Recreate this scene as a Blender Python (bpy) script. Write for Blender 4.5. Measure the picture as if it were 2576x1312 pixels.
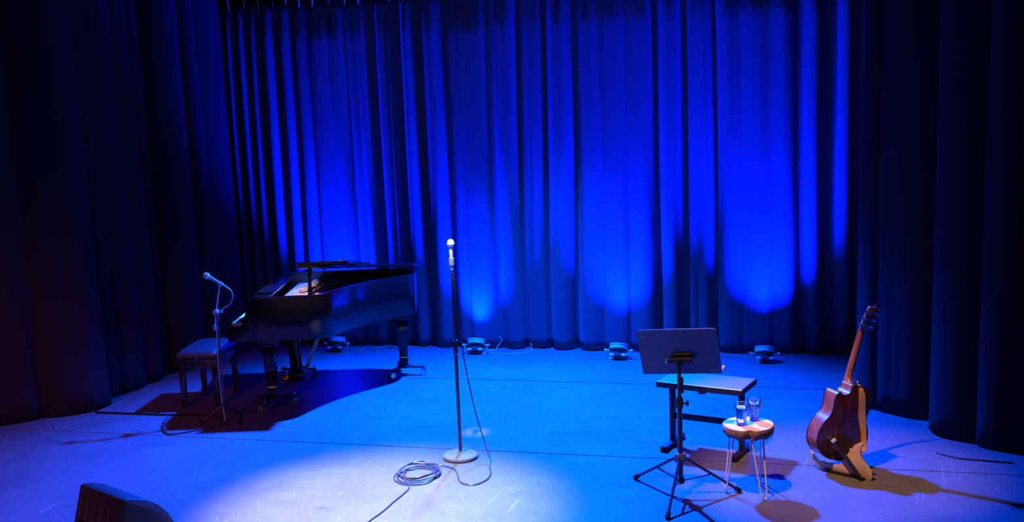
import bpy, bmesh, math, random
from mathutils import Vector, Matrix

random.seed(7)
for o in list(bpy.data.objects):
    bpy.data.objects.remove(o)
sc = bpy.context.scene
COL = sc.collection
R = math.radians

# ------------------------------------------------------------------ camera
cd = bpy.data.cameras.new('camera')
cam = bpy.data.objects.new('camera', cd)
COL.objects.link(cam)
cd.sensor_fit = 'HORIZONTAL'
cd.sensor_width = 36.0
cd.lens = 36.0 * 2600.0 / 2576.0
cd.clip_start = 0.05
cam.matrix_world = (Matrix.Translation((0, 0, 2.5)) @ Matrix.Rotation(R(90 - 8.3), 4, 'X')
                    @ Matrix.Rotation(R(-2.2), 4, 'Z'))
sc.camera = cam

# ------------------------------------------------------------------ world, exposure
w = bpy.data.worlds.new('dark_hall')
sc.world = w
w.use_nodes = True
w.node_tree.nodes['Background'].inputs[0].default_value = (1.0, 0.32, 0.42, 1)
w.node_tree.nodes['Background'].inputs[1].default_value = 0.004
sc.view_settings.view_transform = 'Standard'
sc.view_settings.look = 'None'
sc.view_settings.exposure = 0.0
sc.view_settings.gamma = 1.0
sc.view_settings.use_curve_mapping = False


# ------------------------------------------------------------------ stage lamps
def spot(name, loc, target, power, color, angle, blend, radius):
    d = bpy.data.lights.new(name, 'SPOT')
    d.energy = power
    d.color = color
    d.spot_size = R(angle)
    d.spot_blend = blend
    d.shadow_soft_size = radius
    o = bpy.data.objects.new(name, d)
    COL.objects.link(o)
    o.location = loc
    o.rotation_euler = (Vector(target) - Vector(loc)).to_track_quat('-Z', 'Y').to_euler()
    return o


spot('blue_back_spot', (0.1, 9.7, 4.3), (-0.2, 7.95, 0), 24000, (0.0005, 0.066, 1.0), 92, 1.0, 0.10)
spot('white_front_spot', (-1.35, 5.2, 4.7), (-0.94, 6.27, 0), 5000, (1.0, 0.90, 0.95), 31, 0.9, 0.06)
spot('vocal_spot', (-0.62, 6.0, 4.7), (-0.43, 7.27, 1.51), 1900, (0.9, 1.0, 0.92), 2.5, 0.6, 0.05)
spot('amber_front_spot', (0.25, 5.3, 4.6), (1.92, 6.55, 0.3), 1050, (1.0, 0.50, 0.24), 25, 0.7, 0.06)
spot('piano_front_spot', (-1.1, 4.6, 4.6), (-1.86, 9.0, 0.98), 1700, (1.0, 0.62, 0.66), 9.5, 0.7, 0.05)
spot('keyboard_fill', (-3.5, 9.9, 4.4), (-2.25, 9.02, 0.80), 3000, (0.10, 0.34, 1.0), 6.4, 0.35, 0.05)  # added narrow beam to brighten the keys; no such lamp is seen
spot('red_house_fill', (-4.2, 1.2, 4.2), (-4.5, 6.4, -0.1), 900, (1.0, 0.20, 0.20), 49, 0.9, 0.25)  # unseen red fill added for the dim glow on left wing and monitor


# ------------------------------------------------------------------ materials
def material(name, color, rough=0.5, metal=0.0, var=0.12, scale=18.0, bump=0.0, spec=0.5, stretch=None,
             trans=0.0, ior=1.45, coat=0.0, emit=None, estr=0.0, color2=None, sheen=0.0):
    m = bpy.data.materials.new(name)
    m.use_nodes = True
    nt = m.node_tree
    b = nt.nodes['Principled BSDF']
    b.inputs['Roughness'].default_value = rough
    b.inputs['Metallic'].default_value = metal
    b.inputs['Specular IOR Level'].default_value = spec
    b.inputs['Transmission Weight'].default_value = trans
    b.inputs['IOR'].default_value = ior
    b.inputs['Coat Weight'].default_value = coat
    b.inputs['Coat Roughness'].default_value = 0.06
    b.inputs['Sheen Weight'].default_value = sheen
    tc = nt.nodes.new('ShaderNodeTexCoord')
    mp = nt.nodes.new('ShaderNodeMapping')
    if stretch:
        mp.inputs['Scale'].default_value = stretch
    nz = nt.nodes.new('ShaderNodeTexNoise')
    nz.inputs['Scale'].default_value = scale
    nz.inputs['Detail'].default_value = 5
    nt.links.new(tc.outputs['Object'], mp.inputs['Vector'])
    nt.links.new(mp.outputs['Vector'], nz.inputs['Vector'])
    rp = nt.nodes.new('ShaderNodeValToRGB')
    rp.color_ramp.elements[0].position = 0.3
    rp.color_ramp.elements[1].position = 0.7
    c2 = color2 if color2 else tuple(min(1, c * (1 + var)) for c in color)
    c1 = color if color2 else tuple(c * (1 - var) for c in color)
    rp.color_ramp.elements[0].color = (*c1, 1)
    rp.color_ramp.elements[1].color = (*c2, 1)
    nt.links.new(nz.outputs['Fac'], rp.inputs['Fac'])
    nt.links.new(rp.outputs['Color'], b.inputs['Base Color'])
    if bump:
        bp = nt.nodes.new('ShaderNodeBump')
        bp.inputs['Strength'].default_value = bump
        bp.inputs['Distance'].default_value = 0.004
        nt.links.new(nz.outputs['Fac'], bp.inputs['Height'])
        nt.links.new(bp.outputs['Normal'], b.inputs['Normal'])
    if emit:
        b.inputs['Emission Color'].default_value = (*emit, 1)
        b.inputs['Emission Strength'].default_value = estr
    return m


def floor_material():
    m = bpy.data.materials.new('scuffed_vinyl')
    m.use_nodes = True
    nt = m.node_tree
    L = nt.links.new
    b = nt.nodes['Principled BSDF']
    tc = nt.nodes.new('ShaderNodeTexCoord')
    base = nt.nodes.new('ShaderNodeTexNoise')
    base.inputs['Scale'].default_value = 1.6
    base.inputs['Detail'].default_value = 8
    base.inputs['Roughness'].default_value = 0.65
    L(tc.outputs['Object'], base.inputs['Vector'])
    rp = nt.nodes.new('ShaderNodeValToRGB')
    rp.color_ramp.elements[0].position = 0.3
    rp.color_ramp.elements[0].color = (0.105, 0.105, 0.11, 1)
    rp.color_ramp.elements[1].position = 0.72
    rp.color_ramp.elements[1].color = (0.145, 0.145, 0.15, 1)
    L(base.outputs['Fac'], rp.inputs['Fac'])
    prev = rp.outputs['Color']
    scuff_sum = None
    # thin straight scuff streaks in several directions
    for k, (ang, sx, sy, thr, gain) in enumerate(((20, 9, 0.8, 0.67, 0.07), (75, 11, 0.9, 0.68, 0.055), (-38, 13, 1.1, 0.675, 0.06),
                                                  (118, 22, 1.6, 0.64, 0.05), (-8, 30, 2.2, 0.62, 0.04))):
        mp = nt.nodes.new('ShaderNodeMapping')
        mp.inputs['Rotation'].default_value = (0, 0, R(ang))
        mp.inputs['Location'].default_value = (k * 3.7, k * 1.3, 0)
        mp2 = nt.nodes.new('ShaderNodeMapping')
        mp2.inputs['Scale'].default_value = (sx * 2.2, sy * 1.2, 1)
        L(tc.outputs['Object'], mp.inputs['Vector'])
        L(mp.outputs['Vector'], mp2.inputs['Vector'])
        nz = nt.nodes.new('ShaderNodeTexNoise')
        nz.inputs['Scale'].default_value = 1.5
        nz.inputs['Detail'].default_value = 3
        nz.inputs['Distortion'].default_value = 0.4
        L(mp2.outputs['Vector'], nz.inputs['Vector'])
        mr = nt.nodes.new('ShaderNodeMapRange')
        mr.inputs['From Min'].default_value = thr
        mr.inputs['From Max'].default_value = thr + 0.05
        mr.inputs['To Max'].default_value = gain
        L(nz.outputs['Fac'], mr.inputs['Value'])
        ad = nt.nodes.new('ShaderNodeMix')
        ad.data_type = 'RGBA'
        ad.blend_type = 'ADD'
        ad.inputs['Factor'].default_value = 1.0
        L(prev, ad.inputs['A'])
        L(mr.outputs['Result'], ad.inputs['B'])
        prev = ad.outputs['Result']
    # dark dots and smudges
    sm = nt.nodes.new('ShaderNodeTexNoise')
    sm.inputs['Scale'].default_value = 6.5
    sm.inputs['Detail'].default_value = 4
    L(tc.outputs['Object'], sm.inputs['Vector'])
    mr = nt.nodes.new('ShaderNodeMapRange')
    mr.inputs['From Min'].default_value = 0.66
    mr.inputs['From Max'].default_value = 0.76
    mr.inputs['To Min'].default_value = 1.0
    mr.inputs['To Max'].default_value = 0.72
    L(sm.outputs['Fac'], mr.inputs['Value'])
    mu = nt.nodes.new('ShaderNodeMix')
    mu.data_type = 'RGBA'
    mu.blend_type = 'MULTIPLY'
    mu.inputs['Factor'].default_value = 1.0
    L(prev, mu.inputs['A'])
    L(mr.outputs['Result'], mu.inputs['B'])
    L(mu.outputs['Result'], b.inputs['Base Color'])
    rr = nt.nodes.new('ShaderNodeMapRange')
    rr.inputs['To Min'].default_value = 0.34
    rr.inputs['To Max'].default_value = 0.52
    L(base.outputs['Fac'], rr.inputs['Value'])
    L(rr.outputs['Result'], b.inputs['Roughness'])
    b.inputs['Specular IOR Level'].default_value = 0.35
    fine = nt.nodes.new('ShaderNodeTexNoise')
    fine.inputs['Scale'].default_value = 60
    fine.inputs['Detail'].default_value = 4
    L(tc.outputs['Object'], fine.inputs['Vector'])
    bp = nt.nodes.new('ShaderNodeBump')
    bp.inputs['Strength'].default_value = 0.25
    bp.inputs['Distance'].default_value = 0.002
    L(fine.outputs['Fac'], bp.inputs['Height'])
    L(bp.outputs['Normal'], b.inputs['Normal'])
    return m


M = {
    'floor': floor_material(),
    'subfloor': material('black_boards', (0.012, 0.012, 0.013), 0.8),
    'black_wall': material('black_wall_paint', (0.008, 0.008, 0.008), 0.85, scale=3),
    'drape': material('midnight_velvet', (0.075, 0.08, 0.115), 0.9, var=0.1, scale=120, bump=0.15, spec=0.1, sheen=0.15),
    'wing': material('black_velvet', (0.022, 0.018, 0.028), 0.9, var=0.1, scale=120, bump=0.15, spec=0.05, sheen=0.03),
    'cord': material('white_tape', (0.6, 0.6, 0.62), 0.7),
    'steel_black': material('black_steel', (0.02, 0.02, 0.023), 0.5, spec=0.35),
    'steel_tube': material('satin_black_tube', (0.03, 0.028, 0.032), 0.3, spec=0.6),
    'desk_metal': material('grey_sheet_metal', (0.17, 0.165, 0.19), 0.6, spec=0.3),
    'chrome': material('chrome', (0.75, 0.75, 0.78), 0.18, metal=1.0, var=0.04),
    'silver': material('brushed_aluminium', (0.70, 0.71, 0.74), 0.4, metal=0.15, var=0.06, stretch=(1, 1, 12)),
    'mic_silver': material('matt_nickel', (0.74, 0.74, 0.72), 0.5, metal=0.0, var=0.05),
    'mic_dark': material('grey_mic_body', (0.34, 0.35, 0.38), 0.45, metal=0.2),
    'rubber': material('black_rubber', (0.012, 0.012, 0.013), 0.75, spec=0.2),
    'cable': material('grey_black_cable', (0.05, 0.05, 0.055), 0.28, spec=0.8),
    'cable_pale': material('pale_cable', (0.42, 0.42, 0.44), 0.5),
    'piano': material('piano_black_lacquer', (0.006, 0.006, 0.007), 0.05, spec=0.28, coat=0.1, scale=2),
    'piano_wood': material('mahogany_inner_rim', (0.20, 0.075, 0.035), 0.35, color2=(0.30, 0.12, 0.055), stretch=(1, 6, 14), scale=4),
    'plate': material('bronze_iron_plate', (0.62, 0.48, 0.30), 0.4, metal=0.2),
    'string': material('steel_string', (0.7, 0.68, 0.62), 0.3, metal=0.8),
    'felt': material('pale_felt', (0.72, 0.68, 0.66), 0.9),
    'ivory': material('ivory_keys', (0.80, 0.79, 0.75), 0.3, var=0.03),
    'ebony': material('ebony_keys', (0.012, 0.012, 0.012), 0.3),
    'brass': material('brass', (0.72, 0.48, 0.16), 0.25, metal=1.0, var=0.06),
    'leather': material('black_leather', (0.05, 0.048, 0.052), 0.35, bump=0.25, scale=140, spec=0.6),
    'bench_wood': material('black_bench_wood', (0.018, 0.013, 0.012), 0.22, spec=0.6),
    'paper': material('white_paper', (0.80, 0.80, 0.78), 0.8, var=0.03),
    'table_top': material('grey_laminate', (0.21, 0.21, 0.22), 0.42, var=0.05),
    'birch': material('birch_slice', (0.74, 0.58, 0.44), 0.5, color2=(0.84, 0.68, 0.53), stretch=(1, 12, 1), scale=6),
    'bark': material('brown_bark', (0.22, 0.11, 0.05), 0.85, color2=(0.36, 0.19, 0.09), bump=0.8, scale=45),
    'cream_metal': material('cream_powder_coat', (0.76, 0.70, 0.62), 0.4, var=0.03),
    'glass': material('clear_glass', (1, 1, 1), 0.0, trans=1.0, ior=1.45, var=0.0),
    'water': material('water', (0.97, 0.99, 1.0), 0.0, trans=1.0, ior=1.33, var=0.0),
    'mahogany': material('guitar_mahogany', (0.20, 0.055, 0.022), 0.25, color2=(0.36, 0.12, 0.05), stretch=(5, 5, 1.2), scale=9, coat=0.4),
    'guitar_back': material('guitar_dark_back', (0.07, 0.016, 0.012), 0.2, color2=(0.11, 0.026, 0.016), stretch=(8, 1, 1), scale=7, coat=0.5),
    'neck_wood': material('guitar_neck_wood', (0.25, 0.085, 0.04), 0.35, color2=(0.33, 0.12, 0.06), stretch=(9, 9, 1), scale=6),
    'spruce': material('spruce_top', (0.62, 0.42, 0.22), 0.3, stretch=(14, 1, 1), scale=6),
    'rosewood': material('rosewood', (0.06, 0.028, 0.018), 0.4),
    'binding': material('dark_binding', (0.05, 0.02, 0.015), 0.3),
    'strap': material('tan_leather_strap', (0.55, 0.29, 0.11), 0.6, bump=0.2, scale=60),
    'ply': material('birch_plywood', (0.58, 0.38, 0.19), 0.5, color2=(0.68, 0.47, 0.25), stretch=(1, 1, 9), scale=6),
    'cabinet': material('textured_black_cabinet', (0.030, 0.026, 0.026), 0.55, bump=0.5, scale=220),
    'rib': material('worn_cabinet_rib', (0.10, 0.085, 0.06), 0.5),
    'grille': material('perforated_grille', (0.022, 0.022, 0.022), 0.5, bump=0.9, scale=320),
    'lens_blue': material('lit_blue_lens', (0.1, 0.1, 0.4), 0.2, emit=(0.0, 0.03, 1.0), estr=12),
    'fixture': material('charcoal_fixture', (0.06, 0.06, 0.065), 0.45),
}


# ------------------------------------------------------------------ mesh helpers
class MB:
    def __init__(self):
        self.v = []
        self.f = []

    def add(self, vs, fs, mat=None):
        n = len(self.v)
        for p in vs:
            p = Vector(p)
            self.v.append(tuple(mat @ p) if mat else tuple(p))
        for f in fs:
            self.f.append(tuple(n + i for i in f))
        return self

    def box(self, c, s, mat=None):
        x, y, z = (a / 2 for a in s)
        vs = [(c[0] + i * x, c[1] + j * y, c[2] + k * z) for i in (-1, 1) for j in (-1, 1) for k in (-1, 1)]
        fs = [(0, 1, 3, 2), (4, 6, 7, 5), (0, 4, 5, 1), (2, 3, 7, 6), (0, 2, 6, 4), (1, 5, 7, 3)]
        return self.add(vs, fs, mat)

    def beam(self, p0, p1, wx, wy, up=(0, 0, 1), w1=None):
        """rectangular bar from p0 to p1"""
        p0, p1 = Vector(p0), Vector(p1)
        d = (p1 - p0).normalized()
        s = d.cross(Vector(up))
        if s.length < 1e-4:
            s = d.cross(Vector((1, 0, 0)))
        s.normalize()
        u = s.cross(d)
        k = w1 if w1 else 1.0
        vs = []
        for p, q in ((p0, 1.0), (p1, k)):
            for a, b in ((-1, -1), (1, -1), (1, 1), (-1, 1)):
                vs.append(p + s * (a * wx / 2 * q) + u * (b * wy / 2 * q))
        return self.add(vs, [(3, 2, 1, 0), (4, 5, 6, 7), (0, 1, 5, 4), (1, 2, 6, 5), (2, 3, 7, 6), (3, 0, 4, 7)])

    def tube(self, pts, r, n=8, closed=False, mat=None):
        pts = [Vector(p) for p in pts]
        rs = r if isinstance(r, (list, tuple)) else [r] * len(pts)
        N = len(pts)
        tang = []
        for i in range(N):
            a = pts[(i - 1) % N] if (closed or i > 0) else pts[i]
            b = pts[(i + 1) % N] if (closed or i < N - 1) else pts[i]
            tang.append((b - a).normalized())
        ref = Vector((0, 0, 1)) if abs(tang[0].z) < 0.9 else Vector((1, 0, 0))
        nrm = (ref - tang[0] * ref.dot(tang[0])).normalized()
        vs = []
        for i in range(N):
            nrm = nrm - tang[i] * nrm.dot(tang[i])
            nrm.normalize()
            bn = tang[i].cross(nrm)
            for k in range(n):
                a = 2 * math.pi * k / n
                vs.append(pts[i] + (nrm * math.cos(a) + bn * math.sin(a)) * rs[i])
        fs = []
        for i in range(N if closed else N - 1):
            j = (i + 1) % N
            for k in range(n):
                l = (k + 1) % n
                fs.append((i * n + k, i * n + l, j * n + l, j * n + k))
        if not closed:
            fs.append(tuple(range(n - 1, -1, -1)))
            fs.append(tuple((N - 1) * n + k for k in range(n)))
        return self.add(vs, fs, mat)

    def lathe(self, prof, n=24, mat=None):
        vs, fs = [], []
        m = len(prof)
        for k in range(n):
            a = 2 * math.pi * k / n
            for r, z in prof:
                vs.append((r * math.cos(a), r * math.sin(a), z))
        for k in range(n):
            l = (k + 1) % n
            for i in range(m - 1):
                fs.append((k * m + i, l * m + i, l * m + i + 1, k * m + i + 1))
        if prof[0][0] > 1e-5:
            fs.append(tuple(k * m for k in range(n - 1, -1, -1)))
        if prof[-1][0] > 1e-5:
            fs.append(tuple(k * m + m - 1 for k in range(n)))
        return self.add(vs, fs, mat)

    def prism(self, outline, z0, z1, mat=None):
        n = len(outline)
        vs = [(x, y, z0) for x, y in outline] + [(x, y, z1) for x, y in outline]
        fs = [tuple(range(n - 1, -1, -1)), tuple(range(n, 2 * n))]
        for i in range(n):
            j = (i + 1) % n
            fs.append((i, j, n + j, n + i))
        return self.add(vs, fs, mat)

    def ring(self, outer, inner, z0, z1, mat=None, closed=True):
        """wall between two outlines of equal length"""
        n = len(outer)
        vs = [(x, y, z0) for x, y in outer] + [(x, y, z1) for x, y in outer] + \
             [(x, y, z0) for x, y in inner] + [(x, y, z1) for x, y in inner]
        fs = []
        for i in range(n if closed else n - 1):
            j = (i + 1) % n
            fs += [(i, j, n + j, n + i), (2 * n + j, 2 * n + i, 3 * n + i, 3 * n + j),
                   (n + i, n + j, 3 * n + j, 3 * n + i), (j, i, 2 * n + i, 2 * n + j)]
        if not closed:
            fs += [(0, n, 3 * n, 2 * n), (n - 1, 3 * n - 1, 4 * n - 1, 2 * n - 1)]
        return self.add(vs, fs, mat)

    def build(self, name, mat, parent=None, bevel=0.0, seg=2, sharp=35, label=None, kind=None):
        me = bpy.data.meshes.new(name)
        me.from_pydata(self.v, [], self.f)
        bm = bmesh.new()
        bm.from_mesh(me)
        bmesh.ops.remove_doubles(bm, verts=bm.verts, dist=1e-6)
        bmesh.ops.recalc_face_normals(bm, faces=bm.faces)
        if bevel:
            es = [e for e in bm.edges if len(e.link_faces) == 2 and e.calc_face_angle(0) > R(30)]
            bmesh.ops.bevel(bm, geom=es, offset=bevel, segments=seg, affect='EDGES', profile=0.5, clamp_overlap=True)
        bm.to_mesh(me)
        bm.free()
        for p in me.polygons:
            p.use_smooth = True
        me.set_sharp_from_angle(angle=R(sharp))
        me.materials.append(M[mat] if isinstance(mat, str) else mat)
        o = bpy.data.objects.new(name, me)
        COL.objects.link(o)
        if parent:
            o.parent = parent
        if label:
            o['label'] = label
        if kind:
            o['kind'] = kind
        return o


def tag(o, label, cat, group=None):
    o['label'] = label
    o['category'] = cat
    if group:
        o['group'] = group
    return o


def thing(name, label, cat, loc=(0, 0, 0), rz=0.0, group=None):
    o = bpy.data.objects.new(name, None)
    o.empty_display_size = 0.1
    COL.objects.link(o)
    o.location = loc
    o.rotation_euler = (0, 0, R(rz))
    return tag(o, label, cat, group)


def struct(o):
    o['kind'] = 'structure'
    return o


def dup(root, loc, rz, label):
    r = root.copy()
    COL.objects.link(r)
    r.location = loc
    r.rotation_euler = (0, 0, R(rz))
    r['label'] = label
    for ch in list(root.children):
        c = ch.copy()
        COL.objects.link(c)
        c.parent = r
        for g in ch.children:
            d = g.copy()
            COL.objects.link(d)
            d.parent = c
    return r


def smooth_path(pts, per=8, closed=False):
    P = [Vector(p) for p in pts]
    n = len(P)
    out = []
    for i in range(n if closed else n - 1):
        p1, p2 = P[i], P[(i + 1) % n]
        p0 = P[(i - 1) % n] if (closed or i > 0) else p1 * 2 - p2
        p3 = P[(i + 2) % n] if (closed or i < n - 2) else p2 * 2 - p1
        for k in range(per):
            t = k / per
            out.append(0.5 * ((2 * p1) + (p2 - p0) * t + (2 * p0 - 5 * p1 + 4 * p2 - p3) * t * t
                              + (3 * p1 - p0 - 3 * p2 + p3) * t ** 3))
    if not closed:
        out.append(P[-1].copy())
    return out


def Vc(x, y, z=0.0):
    return Vector((x, y, z))


# ================================================================== SETTING
ST = -14.5                                     # the stage is turned this much against the view
sdir = Vector((math.cos(R(ST)), math.sin(R(ST)), 0))
sup = Vector((-sdir.y, sdir.x, 0))


def stage(u, v, z=0.0):
    return sdir * u + sup * v + Vector((0, 0, z))


mb = MB()
vs = [stage(-8, 1.0), stage(8, 1.0), stage(8, 13.6), stage(-8, 13.6)]
mb.add([p + Vc(0, 0, -0.2) for p in vs] + [p + Vc(0, 0, -0.004) for p in vs],
       [(3, 2, 1, 0), (4, 5, 6, 7), (0, 1, 5, 4), (1, 2, 6, 5), (2, 3, 7, 6), (3, 0, 4, 7)])
floor = struct(mb.build('floor', 'subfloor'))
seams = [1.0, 3.12, 5.12, 7.12, 9.10, 11.10, 13.6]
for a, b in zip(seams[:-1], seams[1:]):
    mb = MB()
    g = 0.006
    q = [stage(-8, a + g), stage(8, a + g), stage(8, b - g), stage(-8, b - g)]
    mb.add([p + Vc(0, 0, -0.004) for p in q] + [p for p in q],
           [(3, 2, 1, 0), (4, 5, 6, 7), (0, 1, 5, 4), (1, 2, 6, 5), (2, 3, 7, 6), (3, 0, 4, 7)])
    mb.build('vinyl_strip', 'floor', floor)


def wall(name, p, q, z0, z1, t=0.15):
    mb = MB()
    d = (q - p).normalized()
    n = Vector((-d.y, d.x, 0)) * t
    base = [p, q, q + n, p + n]
    mb.add([b + Vc(0, 0, z0) for b in base] + [b + Vc(0, 0, z1) for b in base],
           [(3, 2, 1, 0), (4, 5, 6, 7), (0, 1, 5, 4), (1, 2, 6, 5), (2, 3, 7, 6), (3, 0, 4, 7)])
    return struct(mb.build(name, 'black_wall'))


wall('wall_back', stage(-7.6, 13.0), stage(7.6, 13.0), 0, 6.3)
wall('wall_left', stage(-7.6, 6.0), stage(-7.6, 13.0), 0, 6.3)
wall('wall_right', stage(7.4, 13.0), stage(7.4, 5.2), 0, 6.3)
mb = MB()
q = [stage(-7.9, 5.0), stage(7.9, 5.0), stage(7.9, 13.4), stage(-7.9, 13.4)]
mb.add([p + Vc(0, 0, 6.3) for p in q] + [p + Vc(0, 0, 6.5) for p in q],
       [(3, 2, 1, 0), (4, 5, 6, 7), (0, 1, 5, 4), (1, 2, 6, 5), (2, 3, 7, 6), (3, 0, 4, 7)])
struct(mb.build('ceiling', 'black_wall'))


# ------------------------------------------------------------------ curtains
def fold_profile(valleys, amp):
    """valleys: (u, half width of the dark gap, strength 0..1) sorted by u -> function u -> displacement towards the stage"""
    def f(u):
        if u <= valleys[0][0]:
            return 0.0
        if u >= valleys[-1][0]:
            return 0.0
        for (a, wa, sa), (b, wb, sb) in zip(valleys[:-1], valleys[1:]):
            if a <= u <= b:
                A = min(amp, (b - a) * 0.62)
                la, lb = (1 - sa) * A, (1 - sb) * A
                lo, hi = a + wa, b - wb
                if u < lo:
                    return la * (u - a) / max(wa, 1e-4) * 0.15 if sa > 0.8 else la
                if u > hi:
                    return lb
                t = (u - lo) / max(1e-4, hi - lo)
                s = math.sin(math.pi * t) ** 0.55
                base = la + (lb - la) * t
                return base + (A - base) * s
        return 0.0
    return f


def curtain(name, label, path, height, prof, mat, length_hint=0.02, rows=36, tops=None, flare=0.0, seed=1, side=1.0, z0=0.012, wander=0.02):
    rnd = random.Random(seed)
    ph = [rnd.uniform(0, 6.28) for _ in range(8)]
    pts = [Vector((x, y, 0)) for x, y in path]
    dense = smooth_path(pts, 24) if len(pts) > 2 else pts
    cum = [0.0]
    for a, b in zip(dense[:-1], dense[1:]):
        cum.append(cum[-1] + (b - a).length)
    total = cum[-1]
    n = int(total / length_hint)

    def at(u):
        u = min(max(u, 0.0), total)
        lo, hi = 0, len(cum) - 1
        while hi - lo > 1:
            m = (lo + hi) // 2
            if cum[m] <= u:
                lo = m
            else:
                hi = m
        t = (u - cum[lo]) / max(1e-9, cum[hi] - cum[lo])
        p = dense[lo].lerp(dense[hi], t)
        d = (dense[hi] - dense[lo]).normalized()
        return p, Vector((d.y, -d.x, 0)) * side
    vs, fs = [], []
    for j in range(rows + 1):
        h = j / rows
        z = z0 + (height - z0) * h
        for i in range(n + 1):
            u = total * i / n
            p, nr = at(u)
            uu = u + wander * math.sin(ph[0] + 2.1 * h + u * 1.7) + wander * 0.6 * math.sin(ph[1] + 4.7 * h + u * 4.3)
            d = prof(uu) * (0.86 + 0.14 * math.cos(ph[2] + 3 * h + u)) * (1.0 - 0.35 * max(0, h - 0.9) / 0.1)
            d += 0.004 * math.sin(ph[3] + u * 23 + 2.5 * h) + 0.0015 * math.sin(ph[4] + u * 61 - 3 * h)
            d += flare * (1 - h) ** 2 * 0.15
            q = p + nr * d
            zz = z + (0.006 * math.sin(ph[5] + u * 9) if j == 0 else 0)
            vs.append((q.x, q.y, max(0.004, zz)))
    for j in range(rows):
        for i in range(n):
            a = j * (n + 1) + i
            fs.append((a, a + 1, a + n + 2, a + n + 1))
    me = bpy.data.meshes.new(name)
    me.from_pydata(vs, [], fs)
    for p in me.polygons:
        p.use_smooth = True
    me.materials.append(M[mat])
    o = bpy.data.objects.new(name, me)
    COL.objects.link(o)
    md = o.modifiers.new('cloth_thickness', 'SOLIDIFY')
    md.thickness = 0.006
    md.offset = 0
    tag(o, label, 'curtain')
    return o, at, prof


def random_valleys(total, lo, hi, seed, gap=0.02):
    r = random.Random(seed)
    u, out = -0.05, []
    while u < total + 0.3:
        out.append((u, r.uniform(0.3, 1.2) * gap, r.choice((1, 1, 0.9, 0.6))))
        u += r.uniform(lo, hi)
    return out


# back curtain, along the line u (0 at X=-2.21, Y=11.36)
bd = Vector((0.9705, -0.2417, 0))
bo = Vector((-2.21, 11.36, 0))
VAL = [(-0.98, .02, 1), (-0.86, .02, 1), (-0.73, .03, 1), (-0.59, .025, 1), (-0.44, .03, 1), (-0.25, .03, 1), (-0.07, .022, 1), (0.12, .008, 1),
       (0.38, .0, .25), (0.57, .01, .45), (0.70, .0, .3), (0.86, .05, .9), (1.02, .0, .3), (1.14, .042, 1), (1.37, .04, 1), (1.65, .02, 1),
       (1.85, .0, .12), (2.16, .03, .6), (2.43, .012, 1), (2.56, .0, .3), (2.70, .02, .9), (2.99, .02, .9), (3.27, .008, .3), (3.53, .01, .35),
       (3.83, .02, 1), (4.09, .036, 1), (4.22, .0, .3), (4.38, .034, .85), (4.65, .006, .2), (4.93, .006, .2), (5.22, .034, 1), (5.50, .06, 1),
       (5.76, .04, 1), (6.0, .03, 1), (6.3, .03, 1), (6.6, .03, 1)]
U0 = -1.02
path = [tuple((bo + bd * u)[:2]) for u in (U0, 2.7, 6.6)]
path[0] = (path[0][0], path[0][1])
pv = fold_profile([(u - U0, ww, s) for u, ww, s in VAL], 0.15)
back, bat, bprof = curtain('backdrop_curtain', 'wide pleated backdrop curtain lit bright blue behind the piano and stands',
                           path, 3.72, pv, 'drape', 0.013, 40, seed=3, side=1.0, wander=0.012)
# tie tapes along the top hem
for k in range(20):
    u = 0.08 + k * 0.168
    p, nr = bat(u)
    q = p + nr * (bprof(u) * 0.65 + 0.004)
    mb = MB()
    mb.tube([(q.x, q.y, 3.66), (q.x + 0.006, q.y - 0.012, 3.72), (q.x - 0.004, q.y - 0.014, 3.79), (q.x, q.y, 3.84)], 0.007, 6)
    mb.build('tie_tape', 'cord', back)
mb = MB()
mb.tube([bo + bd * (U0 - 0.3) + Vc(0, -0.03, 3.86), bo + bd * 6.8 + Vc(0, -0.03, 3.86)], 0.025, 10)
tag(mb.build('curtain_batten', 'steel_black'), 'black steel batten carrying the blue backdrop curtain', 'batten')

LEGS = [
    ('wing_curtain', 'dark wing curtain closest to the camera at far left', [(-6.0, 7.55), (-5.2, 8.1), (-4.4, 8.66), (-4.05, 8.84), (-3.82, 8.93), (-3.75, 9.00), (-3.80, 9.14)], 0.12, 0.34, 11),
    ('wing_curtain', 'narrow dark wing curtain at left, just behind the closest left one', [(-4.6, 9.35), (-4.1, 9.45), (-3.80, 9.40), (-3.72, 9.62), (-3.62, 9.95), (-3.60, 10.15)], 0.10, 0.26, 12),
    ('wing_curtain', 'dark wing curtain behind the piano bench, meeting the blue backdrop', [(-4.4, 10.1), (-3.75, 10.22), (-3.42, 10.36), (-3.2, 10.72), (-3.04, 11.12)], 0.13, 0.32, 13),
    ('wing_curtain', 'dark wing curtain right behind the guitar', [(3.00, 8.38), (2.91, 8.28), (2.90, 8.14), (3.02, 7.99), (3.24, 7.82), (3.7, 7.78), (4.3, 7.8)], 0.16, 0.4, 14),
    ('wing_curtain', 'dark wing curtain at the far right edge, right of the guitar', [(3.30, 7.56), (3.21, 7.50), (3.19, 7.40), (3.31, 7.21), (3.55, 6.92), (3.9, 6.45), (4.3, 6.0)], 0.16, 0.42, 15),
]
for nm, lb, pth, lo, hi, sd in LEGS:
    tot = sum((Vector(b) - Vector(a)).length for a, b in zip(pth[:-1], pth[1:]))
    curtain(nm, lb, pth, 5.2, fold_profile(random_valleys(tot, lo * 1.8, hi * 1.8, sd), 0.08), 'wing', 0.016, 30, seed=sd, side=1.0, wander=0.02, flare=0.3)

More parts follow.
